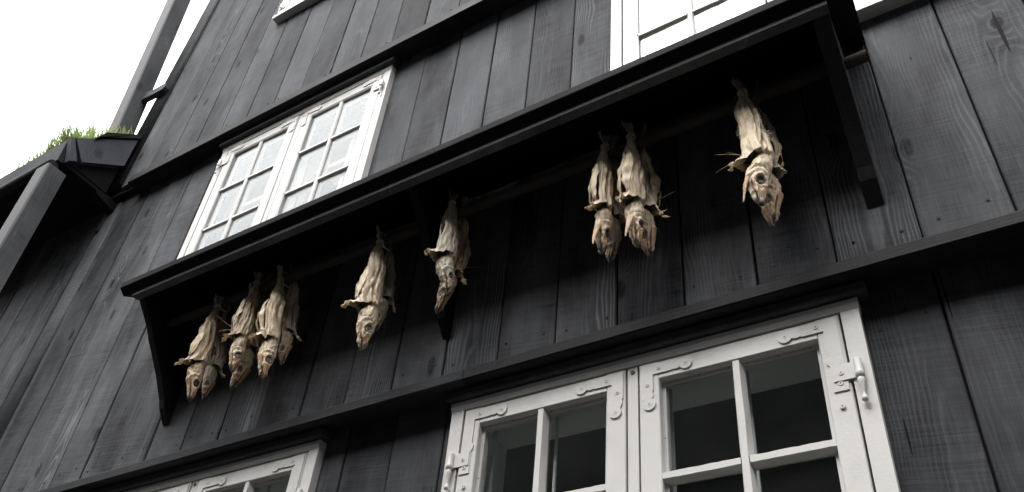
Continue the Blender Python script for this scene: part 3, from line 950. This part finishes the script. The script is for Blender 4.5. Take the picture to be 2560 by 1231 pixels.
def make_fish(name, label, group, tie, snout, yaw, seed, mat='fish1', slit=0.5, head_bend=0.0, jaw=0.02, thick=1.0, fins=True, bend=0.0, lip=1.0, lobe=0.5, droop=0.06, eye='sunken', rays=0):
    rnd = random.Random(seed)
    tie, snout = Vector(tie), Vector(snout)
    L = (snout - tie).length
    K = L / 0.46 * 0.88
    root = thing(name, label, 'dried fish', tie, group)
    zax = (tie - snout).normalized()
    xax = Vector((math.cos(yaw), math.sin(yaw), 0)); xax = (xax - zax * xax.dot(zax)).normalized()
    yax = zax.cross(xax)
    root.rotation_euler = Matrix((xax, yax, zax)).transposed().to_euler()
    NS, NT_ = 190, 84
    # denser rows where the collar folds
    s = np.interp(np.linspace(0, 1, NS), [0, .4, .72, 1], [0, .56, .76, 1])
    cols = [np.interp(s, KN[:, 0], KN[:, i]) for i in range(1, 6)]
    ker = np.array([1, 2, 3, 2, 1]) / 9.0
    def sm(a):
        p = np.concatenate([[a[0]] * 2, a, [a[-1]] * 2]); q = np.convolve(p, ker, 'valid'); q[0], q[-1] = a[0], a[-1]; return q
    zV, rV, zD, rD, b = [sm(c) for c in cols]
    lipf = smooth(.56, .60, s) * (1 - smooth(.64, .68, s))
    rV = rV * (1 + (lip - 1) * lipf)
    th = np.linspace(0, 2 * math.pi, NT_, endpoint=False)
    T, S = np.meshgrid(th, s)
    ct, st = np.cos(T), np.sin(T)
    w = smooth(-0.25, 0.80, ct + 0.10 * np.sin(3 * T + seed))
    col = lambda a: a[:, None] * np.ones_like(T)
    zz = col(zD) + (col(zV) - col(zD)) * w
    Rr = np.where(ct > 0, col(rV), col(rD))
    Rr = col(rD) + (Rr - col(rD)) * np.where(ct > 0, 1.0, 0.0)
    # opened belly: a deep slot along the ventral line
    ang = np.abs((T + math.pi) % (2 * math.pi) - math.pi)
    off = 0.10 * np.sin(seed * 1.3)
    g = np.exp(-((ang - abs(off)) / 0.26) ** 2) * smooth(.20, .36, S) * (1 - smooth(.58, .63, S))
    Rr = Rr * (1 - slit * g)
    lobang = rnd.uniform(-0.25, 0.25)
    lobeg = np.exp(-((((T - lobang + math.pi) % (2 * math.pi)) - math.pi) / 0.42) ** 2) * lipf[:, None] * smooth(.575, .615, S)
    Rr = Rr * (1 + lobe * lobeg)
    zz = zz + droop * lobe * lobeg
    fan = (1 + 0.18 * g * 0)
    X = Rr * ct * thick * K
    Y = col(b) * st * thick * K * (1 + 0.25 * np.exp(-((ang - 0.45) / 0.3) ** 2) * slit * smooth(.2, .4, S) * (1 - smooth(.58, .62, S)))
    Z = -zz * L
    P = np.stack([X, Y, Z], -1).reshape(-1, 3)
    Sf, Tf = S.ravel(), T.ravel()
    rad = np.stack([np.cos(Tf), np.sin(Tf), 0 * Tf], -1)
    body_m = 1 - smooth(.64, .72, Sf)
    head_m = smooth(.69, .74, Sf)
    o = seed * 3.17
    n1 = vnoise(P, 34, 34, 9, o); n2 = vnoise(P, 95, 95, 13, o + 5); n3 = vnoise(P, 190, 190, 34, o + 9); n4 = vnoise(P, 45, 45, 40, o + 13)
    env = smooth(0.0, .2, Sf)
    disp = env * body_m * (0.008 * n1 - 0.0045 * (np.abs(n2) * 2 - 0.4) + 0.0024 * n3)
    foldk = np.zeros(len(P))
    Zn = -P[:, 2] / L
    for fi in range(8):
        t0 = rnd.uniform(0, 2 * math.pi); ph = rnd.uniform(0, 50); dep = rnd.uniform(0.006, 0.015); wd = rnd.uniform(.08, .16)
        zz1 = np.linspace(0, 1, 64)
        me_ = np.interp(Zn, zz1, [0.7 * mnoise.noise((q * 3.2, ph, 0)) + 0.15 * mnoise.noise((q * 11, ph, 4)) for q in zz1])
        en_ = np.interp(Zn, zz1, [max(0.0, min(1.0, 0.55 + 1.6 * mnoise.noise((q * 4.0, ph, 7)))) for q in zz1])
        dd = (Tf - t0 - me_ + math.pi) % (2 * math.pi) - math.pi
        e_ = env * body_m * en_
        disp += e_ * dep * (-np.exp(-(dd / wd) ** 2) + 0.45 * np.exp(-((dd - 2.1 * wd) / (1.1 * wd)) ** 2) + 0.3 * np.exp(-((dd + 2.0 * wd) / wd) ** 2))
        foldk += e_ * np.exp(-(dd / (wd * .7)) ** 2)
    n5 = vnoise(P, 85, 85, 45, o + 31)
    disp += head_m * (0.0042 * n4 + 0.0018 * n3 - 0.0030 * (np.abs(n5) * 2 - 0.4))
    # head bones: gill-cover crescents, eye sockets, mouth, cheek ridges
    u, v = P[:, 0] / K, -P[:, 2] / L
    lat = np.abs(np.sin(Tf))
    ex, ez = -0.003, 0.842
    de = np.hypot(u - ex, (v - ez) * 0.46)
    sock = 0.35 if eye == 'none' else 1.0
    disp += sock * head_m * lat * (-0.0085 * (1 - smooth(.0105, .0155, de)) + 0.0022 * np.exp(-((de - .0180) / .0024) ** 2))
    dg = np.hypot(u - 0.004, (v - ez) * 0.46) + 0.006 * n4
    side = smooth(-.2, .4, (ez - v) * 0.46 / 0.03 + 0.2)
    disp += head_m * lat * side * (0.0016 * np.exp(-((dg - .034) / .0030) ** 2) - 0.0026 * np.exp(-((dg - .042) / .0025) ** 2) - 0.0018 * np.exp(-((dg - .026) / .003) ** 2))
    mx = 0.021 - (v - 0.86) * 0.115 + 0.004 * n4
    mouth = np.exp(-((u - mx) / 0.0024) ** 2) * smooth(.80, .86, v) * (1 - smooth(.985, 1.0, v))
    disp -= head_m * mouth * 0.0075
    ridge = np.sin((u - 0.004) * 900 + 3 * n4) * smooth(.84, .9, v) * (1 - smooth(.96, .99, v))
    disp += head_m * ridge * 0.0013
    P = P + rad * (disp * K)[:, None]
    # ragged lip edge
    lipm = np.exp(-((Sf - .622) / .018) ** 2) * smooth(-.2, .5, np.cos(Tf))
    P[:, 2] += lipm * (0.012 * vnoise(P, 60, 60, 0, o + 21)) * K
    P[:, 0] += lipm * 0.010 * vnoise(P, 50, 50, 0, o + 25) * K

    hz = -0.63 * L
    def deform(p):
        x, y, z = p
        t = -z / L
        x += bend * 0.05 * math.sin(math.pi * min(max(t, 0), 1))
        wv = min(1.0, max(0.0, t * 3)) * max(0.0, min(1.0, (1.0 - t) * 4))
        a = 0.5 * wv * mnoise.noise((t * 3.0, seed * 3.1, 2.0))
        x, y = x * math.cos(a) - y * math.sin(a), x * math.sin(a) + y * math.cos(a)
        x += 0.012 * wv * mnoise.noise((t * 3.5, seed * 1.3, 0.0)); y += 0.010 * wv * mnoise.noise((t * 3.5, seed * 1.3, 9.0))
        if z < hz:
            a = head_bend * min(1.0, (hz - z) / (0.12 * L))
            dz = z - hz
            x, z = x * math.cos(a) - dz * math.sin(a), hz + dz * math.cos(a) + x * math.sin(a)
        return (x, y, z)

    pts = [deform(p) for p in P]
    mb = MB()
    F = []
    for i in range(NS - 1):
        for j in range(NT_):
            F.append((i * NT_ + j, i * NT_ + (j + 1) % NT_, (i + 1) * NT_ + (j + 1) % NT_, (i + 1) * NT_ + j))
    F.append(tuple(range(NT_ - 1, -1, -1))); F.append(tuple((NS - 1) * NT_ + j for j in range(NT_)))
    F = [tuple(reversed(f)) for f in F]
    mb.add(pts, F, 0.0, True)
    tint = np.zeros((len(pts), 4)); tint[:, 3] = 1
    tint[:, 0] = np.clip(head_m * (0.12 + 0.95 * smooth(.78, .93, v)) + lipm * 0.15, 0, 1)
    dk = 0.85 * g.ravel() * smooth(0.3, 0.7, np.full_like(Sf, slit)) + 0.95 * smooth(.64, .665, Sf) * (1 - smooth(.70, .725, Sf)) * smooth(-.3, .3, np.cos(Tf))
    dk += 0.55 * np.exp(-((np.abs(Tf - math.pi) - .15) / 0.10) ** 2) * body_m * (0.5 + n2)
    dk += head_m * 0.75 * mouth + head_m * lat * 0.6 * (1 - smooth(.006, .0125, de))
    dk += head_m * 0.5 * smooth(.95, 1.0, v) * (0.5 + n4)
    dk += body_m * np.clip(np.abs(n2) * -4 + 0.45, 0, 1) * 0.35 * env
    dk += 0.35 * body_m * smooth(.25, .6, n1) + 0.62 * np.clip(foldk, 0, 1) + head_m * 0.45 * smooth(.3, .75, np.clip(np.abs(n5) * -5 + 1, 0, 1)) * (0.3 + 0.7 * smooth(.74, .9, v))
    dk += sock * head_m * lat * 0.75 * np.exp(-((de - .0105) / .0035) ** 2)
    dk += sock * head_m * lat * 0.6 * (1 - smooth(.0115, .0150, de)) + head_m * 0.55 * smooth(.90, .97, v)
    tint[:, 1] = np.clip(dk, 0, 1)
    pale = 0.9 * np.exp(-((u - mx - .0055) / .0016) ** 2) * smooth(.79, .83, v) + 0.8 * np.exp(-((de - .0175) / .0020) ** 2) * lat
    pale += 0.8 * np.exp(-((u - mx + .0085 + .002 * n5) / .0013) ** 2) * smooth(.86, .88, v) + 0.7 * np.exp(-((dg - .038) / .0022) ** 2) * lat * side + 0.6 * np.exp(-((dg - .047) / .0025) ** 2) * lat * side
    tint[:, 2] = np.clip(head_m * pale * (1 - smooth(.95, .98, v)) + 0.5 * lipm, 0, 1) * (0.55 + 0.45 * smooth(-.2, .3, n4))
    mb.build('body', mat, root, tint)

    def child(mb_, nm, mt, red=0.0, green=0.0):
        mb_.v = [deform(p) for p in mb_.v]
        tn = np.zeros((len(mb_.v), 4)); tn[:, 3] = 1; tn[:, 0] = red; tn[:, 1] = green
        return mb_.build(nm, mt, root, tn)

    # eyes: dark shrunken ball in a pale bony ring, clouded lens
    bz = float(np.interp(ez, zV, b)) * thick * K
    for sy in ((1, -1) if eye != 'none' else ()):
        def ball(r, fl, yo_):
            e = bmesh.new(); bmesh.ops.create_uvsphere(e, u_segments=18, v_segments=12, radius=r * K)
            m_ = MB(); m_.add([(p.co.x + ex * K, p.co.y * fl + sy * (bz - yo_ * K), p.co.z - ez * L) for p in e.verts], [[q.index for q in f.verts] for f in e.faces], 0, True); e.free()
            return m_
        child(ball(0.0088 if eye in ('clear', 'empty') else 0.0070, 0.5, 0.0095), 'eye', 'eye')
        if eye in ('clear', 'grey'):
            child(ball(0.0024 if eye == 'clear' else 0.0042, 0.5, 0.0052 if eye == 'clear' else 0.0062), 'eye_lens', 'pupil')
        if eye in ('sunken', 'grey'): continue
        m_ = MB(); V = []
        for a in range(28):
            aa = 2 * math.pi * a / 28
            rr = 0.0078 + 0.0007 * math.sin(aa * 2 + seed)
            for k in range(6):
                bb = 2 * math.pi * k / 6
                q = 0.0017 if eye != 'empty' else 0.0008
                V.append(((ex + (rr + q * math.cos(bb)) * math.cos(aa)) * K, sy * (bz + (-0.0060 + q * math.sin(bb)) * K), -ez * L + (rr + q * math.cos(bb)) * math.sin(aa) * K))
        m_.add(V, [(a * 6 + k, ((a + 1) % 28) * 6 + k, ((a + 1) % 28) * 6 + (k + 1) % 6, a * 6 + (k + 1) % 6) for a in range(28) for k in range(6)], 0, True)
        child(m_, 'eye_ring', 'ring')
    # lower jaw: a trough hinged below the cheek
    m_ = MB(); V = []; NJ, NA = 16, 13
    for i in range(NJ + 1):
        t = i / NJ
        cx = (0.026 - 0.020 * t + jaw * 0.085 * t) * K; cz = -(0.80 + 0.175 * t) * L
        hw = (0.013 * (1 - t) ** 0.8 + 0.0012) * K * thick; dp = (0.008 * (1 - t) + 0.0022) * K
        for jx, sgn in ((0, 1), (1, -1)):
            for k in range(NA):
                a = -math.pi * 0.55 + 1.1 * math.pi * k / (NA - 1)
                sc_ = 1.0 if jx == 0 else 0.78
                V.append((cx + dp * math.cos(a) * sc_ + 0.002 * mnoise.noise((t * 9, k * .6, seed)), hw * math.sin(a) * sc_, cz + 0.004 * mnoise.noise((t * 6, k, seed + 3))))
    W2 = 2 * NA; Fj = []
    for i in range(NJ):
        r0, r1 = i * W2, (i + 1) * W2
        for k in range(NA - 1):
            Fj.append((r0 + k, r1 + k, r1 + k + 1, r0 + k + 1)); Fj.append((r0 + NA + k + 1, r1 + NA + k + 1, r1 + NA + k, r0 + NA + k))
        Fj.append((r0, r0 + NA, r1 + NA, r1)); Fj.append((r0 + NA - 1, r1 + NA - 1, r1 + 2 * NA - 1, r0 + 2 * NA - 1))
    Fj.append(tuple(range(NA)) + tuple(range(2 * NA - 1, NA - 1, -1)))
    q = NJ * W2
    Fj.append(tuple(q + k for k in range(NA - 1, -1, -1)) + tuple(q + NA + k for k in range(NA)))
    m_.add(V, Fj, 0, True)
    child(m_, 'jaw', mat, 0.85, 0.15)
    # tail fin above the tie
    m_ = MB(); V = []; NA, NR = 17, 7
    for fside in (0, 1):
        for i in range(NR + 1):
            t = i / NR
            for k in range(NA):
                q = k / (NA - 1) * 2 - 1
                sp = (0.009 + 0.019 * t) * K
                hgt = (0.004 + t * (0.060 - 0.016 * (1 - abs(q)))) * K
                yw = (0.0055 * math.sin(k * 1.9 + seed) * t + 0.012 * math.sin(q * 3 + seed) * t) * K + (0.0022 * (1 - 0.7 * t)) * (1 if fside else -1)
                V.append((q * sp, yw, hgt - 0.004 * (1 if k % 2 else 0) * t))
    n_ = (NR + 1) * NA; Ft = []
    for i in range(NR):
        for k in range(NA - 1):
            a0 = i * NA + k
            Ft.append((a0, a0 + 1, a0 + NA + 1, a0 + NA)); Ft.append((n_ + a0, n_ + a0 + NA, n_ + a0 + NA + 1, n_ + a0 + 1))
    rim = [k for k in range(NA)] + [i * NA + NA - 1 for i in range(1, NR + 1)] + [NR * NA + k for k in range(NA - 2, -1, -1)] + [i * NA for i in range(NR - 1, 0, -1)]
    for a0, b0 in zip(rim, rim[1:] + rim[:1]): Ft.append((b0, a0, n_ + a0, n_ + b0))
    m_.add(V, Ft, 0, True)
    child(m_, 'tail_fin', 'fish2', 0.1, 0.55)
    # ragged back and belly fins along the body
    for (z0, z1, side_, hgt) in ((.16, .30, -1, .016), (.36, .52, -1, .020), (.30, .44, 1, .014)):
        m_ = MB(); n = 18; V = []
        for fs in (-1, 1):
            for i in range(n + 1):
                t = i / n; z = z0 + (z1 - z0) * t
                base = (np.interp(z, zV[:100], rV[:100]) * (1 - slit * .8) if side_ > 0 else np.interp(z, zD[:100], rD[:100])) * thick * K
                hh = hgt * K * math.sin(math.pi * min(1, t * 1.1 + .05)) * (0.55 + 0.6 * abs(mnoise.noise((i * .9, seed, z0 * 9))) + 0.3 * (i % 2))
                yy = 0.004 * K * mnoise.noise((i * .5, seed * 2.0, 1)) + fs * 0.0008
                V.append((side_ * (base - 0.006 * K), fs * 0.0014, -z * L)); V.append((side_ * (base + hh), yy * 2, -(z + 0.02) * L))
        Fd = []
        q = 2 * (n + 1)
        for i in range(n):
            a0 = 2 * i
            Fd += [(a0, a0 + 2, a0 + 3, a0 + 1), (q + a0, q + a0 + 1, q + a0 + 3, q + a0 + 2), (a0 + 1, a0 + 3, q + a0 + 3, q + a0 + 1)]
        m_.add(V, Fd, 0, False)
        child(m_, 'back_fin' if side_ < 0 else 'belly_fin', mat, 0.0, 0.8)
    # papery flaps of belly skin hanging free beside the slit
    if slit > 0.3:
        for fi, sgn in enumerate((1, -1)):
            m_ = MB(); n = 22; V = []; wn_ = 5
            a_in = lobang + sgn * rnd.uniform(0.25, 0.5); z0, z1 = rnd.uniform(.24, .34), rnd.uniform(.60, .67)
            ph = rnd.uniform(0, 20)
            for side_ in (0, 1):
                for i in range(n + 1):
                    t = i / n; z = z0 + (z1 - z0) * t
                    rr = float(np.interp(z, zV[:105], rV[:105])) * thick * K
                    out = (0.004 + 0.016 * math.sin(math.pi * min(1, t * 1.05)) * (0.6 + 0.6 * mnoise.noise((t * 4, ph, 1)))) * K
                    for k in range(wn_):
                        q = k / (wn_ - 1) - 0.5
                        aa = a_in + q * (0.30 + 0.55 * math.sin(math.pi * min(1, t + .08))) + 0.12 * mnoise.noise((t * 5, ph, 3))
                        r_ = rr * 0.92 + out + 0.006 * K * mnoise.noise((t * 6, k * .8, ph)) + (0.0007 if side_ else -0.0007)
                        bb = float(np.interp(z, zV[:105], b[:105])) / max(1e-4, float(np.interp(z, zV[:105], rV[:105])))
                        V.append((r_ * math.cos(aa), r_ * math.sin(aa) * bb * 1.1, -z * L + 0.004 * K * mnoise.noise((t * 9, k, ph + 7))))
            W_ = wn_; q_ = (n + 1) * W_; Fs = []
            for i in range(n):
                for k in range(W_ - 1):
                    a0 = i * W_ + k
                    Fs.append((a0, a0 + W_, a0 + W_ + 1, a0 + 1)); Fs.append((q_ + a0, q_ + a0 + 1, q_ + a0 + W_ + 1, q_ + a0 + W_))
                for k in (0, W_ - 1):
                    a0 = i * W_ + k
                    Fs.append((a0, q_ + a0, q_ + a0 + W_, a0 + W_))
            m_.add(V, Fs, 0, True)
            child(m_, 'belly_flap', mat, 0.05, 0.12)
    # breast fins: dry flattened stubs that carry on the collar's lobe
    for sy in ((1, -1) if fins else ()):
        m_ = MB()
        a0 = lobang + 0.24 * sy
        rt = 0.060 * lip * (1 + lobe * 0.72)
        bx, by, bz_ = rt * 0.86 * thick * K, 0.034 * math.sin(a0) * K, -(0.655 + droop * 0.9 * lobe) * L
        for r in range(2):
            ln = rnd.uniform(0.010, 0.024) * K
            aa = a0 * 0.7 + rnd.uniform(-.2, .2); dn = rnd.uniform(0.1, 0.9); cur = rnd.uniform(-.3, .5)
            V = []
            nn = 8
            for i in range(nn):
                t = i / (nn - 1)
                cx = bx + ln * t * math.cos(aa); cy = by + ln * t * math.sin(aa); cz = bz_ - ln * dn * t - 0.012 * cur * t * t * K - 0.006 * r * K
                hw = 0.0068 * K * (1 - 0.75 * t * t) * (1 if i < nn - 1 else 0.5); th_ = 0.0016 * K * (1 - .5 * t)
                wv = 0.0015 * K * math.sin(i * 1.7 + seed + r)
                for (p, q) in ((-1, -1), (1, -1), (1, 1), (-1, 1)): V.append((cx + wv, cy + p * hw * 0.5, cz + q * th_ + p * hw * 0.8))
            Fs = [(3, 2, 1, 0), tuple(4 * (nn - 1) + k for k in range(4))]
            for i in range(nn - 1):
                for k in range(4): Fs.append((i * 4 + k, i * 4 + (k + 1) % 4, (i + 1) * 4 + (k + 1) % 4, (i + 1) * 4 + k))
            m_.add(V, Fs, 0, False)
        child(m_, 'breast_fin', 'fin', 0.15, 0.0)
    for r in range(rays):                                  # stray dry rays
        m_ = MB()
        a0 = rnd.uniform(-.7, .7)
        bx, by, bz_ = 0.038 * lip * K * math.cos(a0), 0.02 * K * math.sin(a0), -(0.60 + rnd.uniform(-.03, .02)) * L
        ln = rnd.uniform(0.060, 0.085) * K; up = rnd.uniform(-.3, .5); cu = rnd.uniform(-.9, .9)
        pl = [(bx + ln * t * math.cos(a0), by + ln * t * math.sin(a0) + cu * 0.02 * t * t, bz_ + ln * (up * t + cu * .4 * t * t)) for t in (0, .2, .4, .6, .8, 1)]
        m_.tube(pl, [0.0013 * K * (1 - .7 * i / 5) for i in range(6)], 5)
        child(m_, 'fin_ray', 'fin', 0.0, 0.35)
    return root


GROUP = 'dried cod hanging from the pole'
D2R = math.radians
# per pair: tie and snout of front and rear fish, direction that is left for a viewer below, look
PAIRS = [
    ('1', (-2.398, -.245, 3.590), (-2.358, -.250, 3.133), (-2.428, -0.185, 3.602), (-2.388, -0.165, 3.197), -122, dict(slit=.45, head_bend=-.06, lobe=.18), dict(head_bend=-.05)),
    ('2', (-2.205, -.245, 3.640), (-2.166, -.250, 3.200), (-2.245, -0.185, 3.687), (-2.186, -0.190, 3.165), -124, dict(slit=.35, thick=.92, rays=2, lobe=.18, eye='clear'), dict(head_bend=-.1, fins=False, lobe=.1)),
    ('3', (-2.071, -.245, 3.605), (-1.991, -.250, 3.120), (-2.082, -0.185, 3.670), (-2.020, -0.160, 3.245), -126, dict(slit=.40, lobe=.32, eye='clear', thick=.98), dict(head_bend=-.05, thick=.8)),
    ('4', (-1.603, -.245, 3.600), (-1.562, -.250, 3.106), (-1.613, -0.185, 3.631), (-1.603, -0.150, 3.263), -133, dict(slit=.35, lobe=.38, eye='clear', thick=1.02), dict(head_bend=-.15)),
    ('5', (-1.309, -.245, 3.655), (-1.269, -.260, 3.223), (-1.306, -0.185, 3.686), (-1.328, -0.180, 3.225), -139, dict(slit=.30, thick=1.12, head_bend=-.10, lobe=.35, eye='empty'), dict(head_bend=-.1, rays=1)),
    ('6', (-0.746, -.245, 3.640), (-0.746, -.250, 3.180), (-0.751, -0.185, 3.690), (-0.760, -0.170, 3.218), -154, dict(slit=.85, jaw=.40, thick=.95, rays=1, lobe=.2), dict(head_bend=.0, fins=False, lobe=.15)),
    ('7', (-0.661, -.245, 3.640), (-0.644, -.250, 3.165), (-0.654, -0.185, 3.675), (-0.648, -0.180, 3.182), -156, dict(slit=.80, jaw=.45, lobe=.28, eye='sunken'), dict(head_bend=.05, rays=1)),
    ('8', (-0.320, -.245, 3.640), (-0.290, -.270, 3.140), (-0.306, -0.185, 3.670), (-0.301, -0.200, 3.135), -168, dict(slit=.30, jaw=.42, head_bend=.10, rays=3, eye='sunken', lobe=.42), dict(head_bend=.0, fins=False, lobe=.05)),
]
FRONT = {
    '1': 'front dried cod of the leftmost pair, nearest the curved left bracket, snout down',
    '2': 'slim dried cod second from the left bracket, two thin fin rays sticking out left',
    '3': 'pale dried cod third from the left, broad tail fin spread above the pole',
    '4': 'dried cod with a clear ringed eye, hanging alone left of the middle of the canopy',
    '5': 'short broad dried cod with an empty eye socket, in the middle of the canopy',
    '6': 'narrow slit-bellied dried cod with a long needle-like fin ray, left of the close couple',
    '7': 'wide slit-bellied dried cod with dark gills, right of the close couple',
    '8': 'open-jawed dried cod nearest the right bracket, dark torn gills showing',
}
BACK = {
    '1': 'dried cod hanging behind the leftmost front fish, fin pointing right',
    '2': 'dark dried cod behind the slim second fish, head showing below it',
    '3': 'dried cod behind the pale broad-tailed fish, tucked close to its right side',
    '4': 'dried cod behind the ring-eyed fish, its breast fin showing on the right',
    '5': 'dried cod behind the short fish with the empty eye socket, head hanging lower',
    '6': 'dark shaded dried cod behind the narrow slit-bellied fish',
    '7': 'dried cod behind the wide slit-bellied fish, its back and fin showing on the right',
    '8': 'dried cod behind the open-jawed fish by the right bracket, snout lowest of all',
}
for i, (k, ta, sa, tb, sb, left, fa, fb) in enumerate(PAIRS):
    make_fish('dried_cod', FRONT[k], GROUP, ta, sa, D2R(left + (22, 12, 18, 15, 25, 48, 42, 10)[i]), 3 + i * 5, ('fish3', 'fish1', 'fish1', 'fish1', 'fish2', 'fish1', 'fish1', 'fish1')[i], lip=(1.1, 1.0, 1.1, 1.15, 1.1, .9, 1.0, 1.05)[i], **fa)
    make_fish('dried_cod', BACK[k], GROUP, tb, sb, D2R(left + 180 - (12, 5, 15, 18, 25, 20, 25, 15)[i]), 4 + i * 5, ('fish2', 'fish3', 'fish1', 'fish2', 'fish3', 'fish2', 'fish1', 'fish3')[i], **{**dict(slit=.5, thick=.9, lobe=.26, droop=.25, eye='none'), **fb})
    tw = MB()
    cx = (ta[0] + tb[0]) / 2
    lp = []
    for q in range(41):
        a = 2 * math.pi * q / 20
        lp.append((cx + 0.006 * math.sin(a * .5) + 0.0045 * (q / 20 - 1), -0.218 + 0.040 * math.cos(a), 3.622 + 0.026 * math.sin(a)))
    tw.tube(lp, 0.0021, 6)
    lp = []
    for q in range(61):                                    # three turns round the front tail
        a = 2 * math.pi * q / 20
        lp.append((ta[0] + 0.0125 * math.cos(a), ta[1] + 0.0110 * math.sin(a), ta[2] - 0.004 - 0.0035 * q / 20 + 0.0012 * math.sin(a * 1.3)))
    lp += [(ta[0] + 0.016, ta[1] - 0.004, ta[2] - 0.030), (ta[0] + 0.013, ta[1] - 0.010, ta[2] - 0.050)]
    tw.tube(lp, 0.0018, 6)
    o = tw.build('twine', 'twine')
    tag(o, {'1': 'twine tying the leftmost pair of dried cod to the pole', '2': 'twine tying the slim second fish pair to the pole', '3': 'twine below the broad spread tail of the third fish pair',
            '4': 'twine holding the ring-eyed cod pair on the pole', '5': 'twine holding the short empty-socket cod pair in the middle', '6': 'twine tying the left of the two slit-bellied cod pairs',
            '7': 'twine tying the right of the two slit-bellied cod pairs', '8': 'twine tying the open-jawed cod pair nearest the right bracket'}[k], 'twine', 'twine ties on the pole')

# ------------------------------------------------------------------ unseen house across the lane, added to block low sky and darken the panes
opp = thing('added_opposite_house', 'unseen black boarded house across the lane, added to block low sky, mirrored in the lower window panes', 'house', (0, -7.0, 0))
OX0, OX1 = -45, 40
mb = MB(); mb.box(OX0, OX1, 0.9, 1.0, 0, 8.6); mb.box(OX0, OX0 + 0.1, -4.8, 0.9, 0, 8.6); mb.box(OX1 - 0.1, OX1, -4.8, 0.9, 0, 8.6); mb.box(OX0, OX1, -4.9, -4.8, 0, 8.6)
mb.build('wall', 'far_wall', opp)
mb = MB(); mb.prism([(1.3, 8.4), (1.3, 8.6), (-1.95, 11.2), (-5.2, 8.6), (-5.2, 8.4), (-1.95, 11.0)], 'x', OX0 - 0.4, OX1 + 0.4); mb.build('roof', 'turf', opp)

bpy.context.view_layer.update()
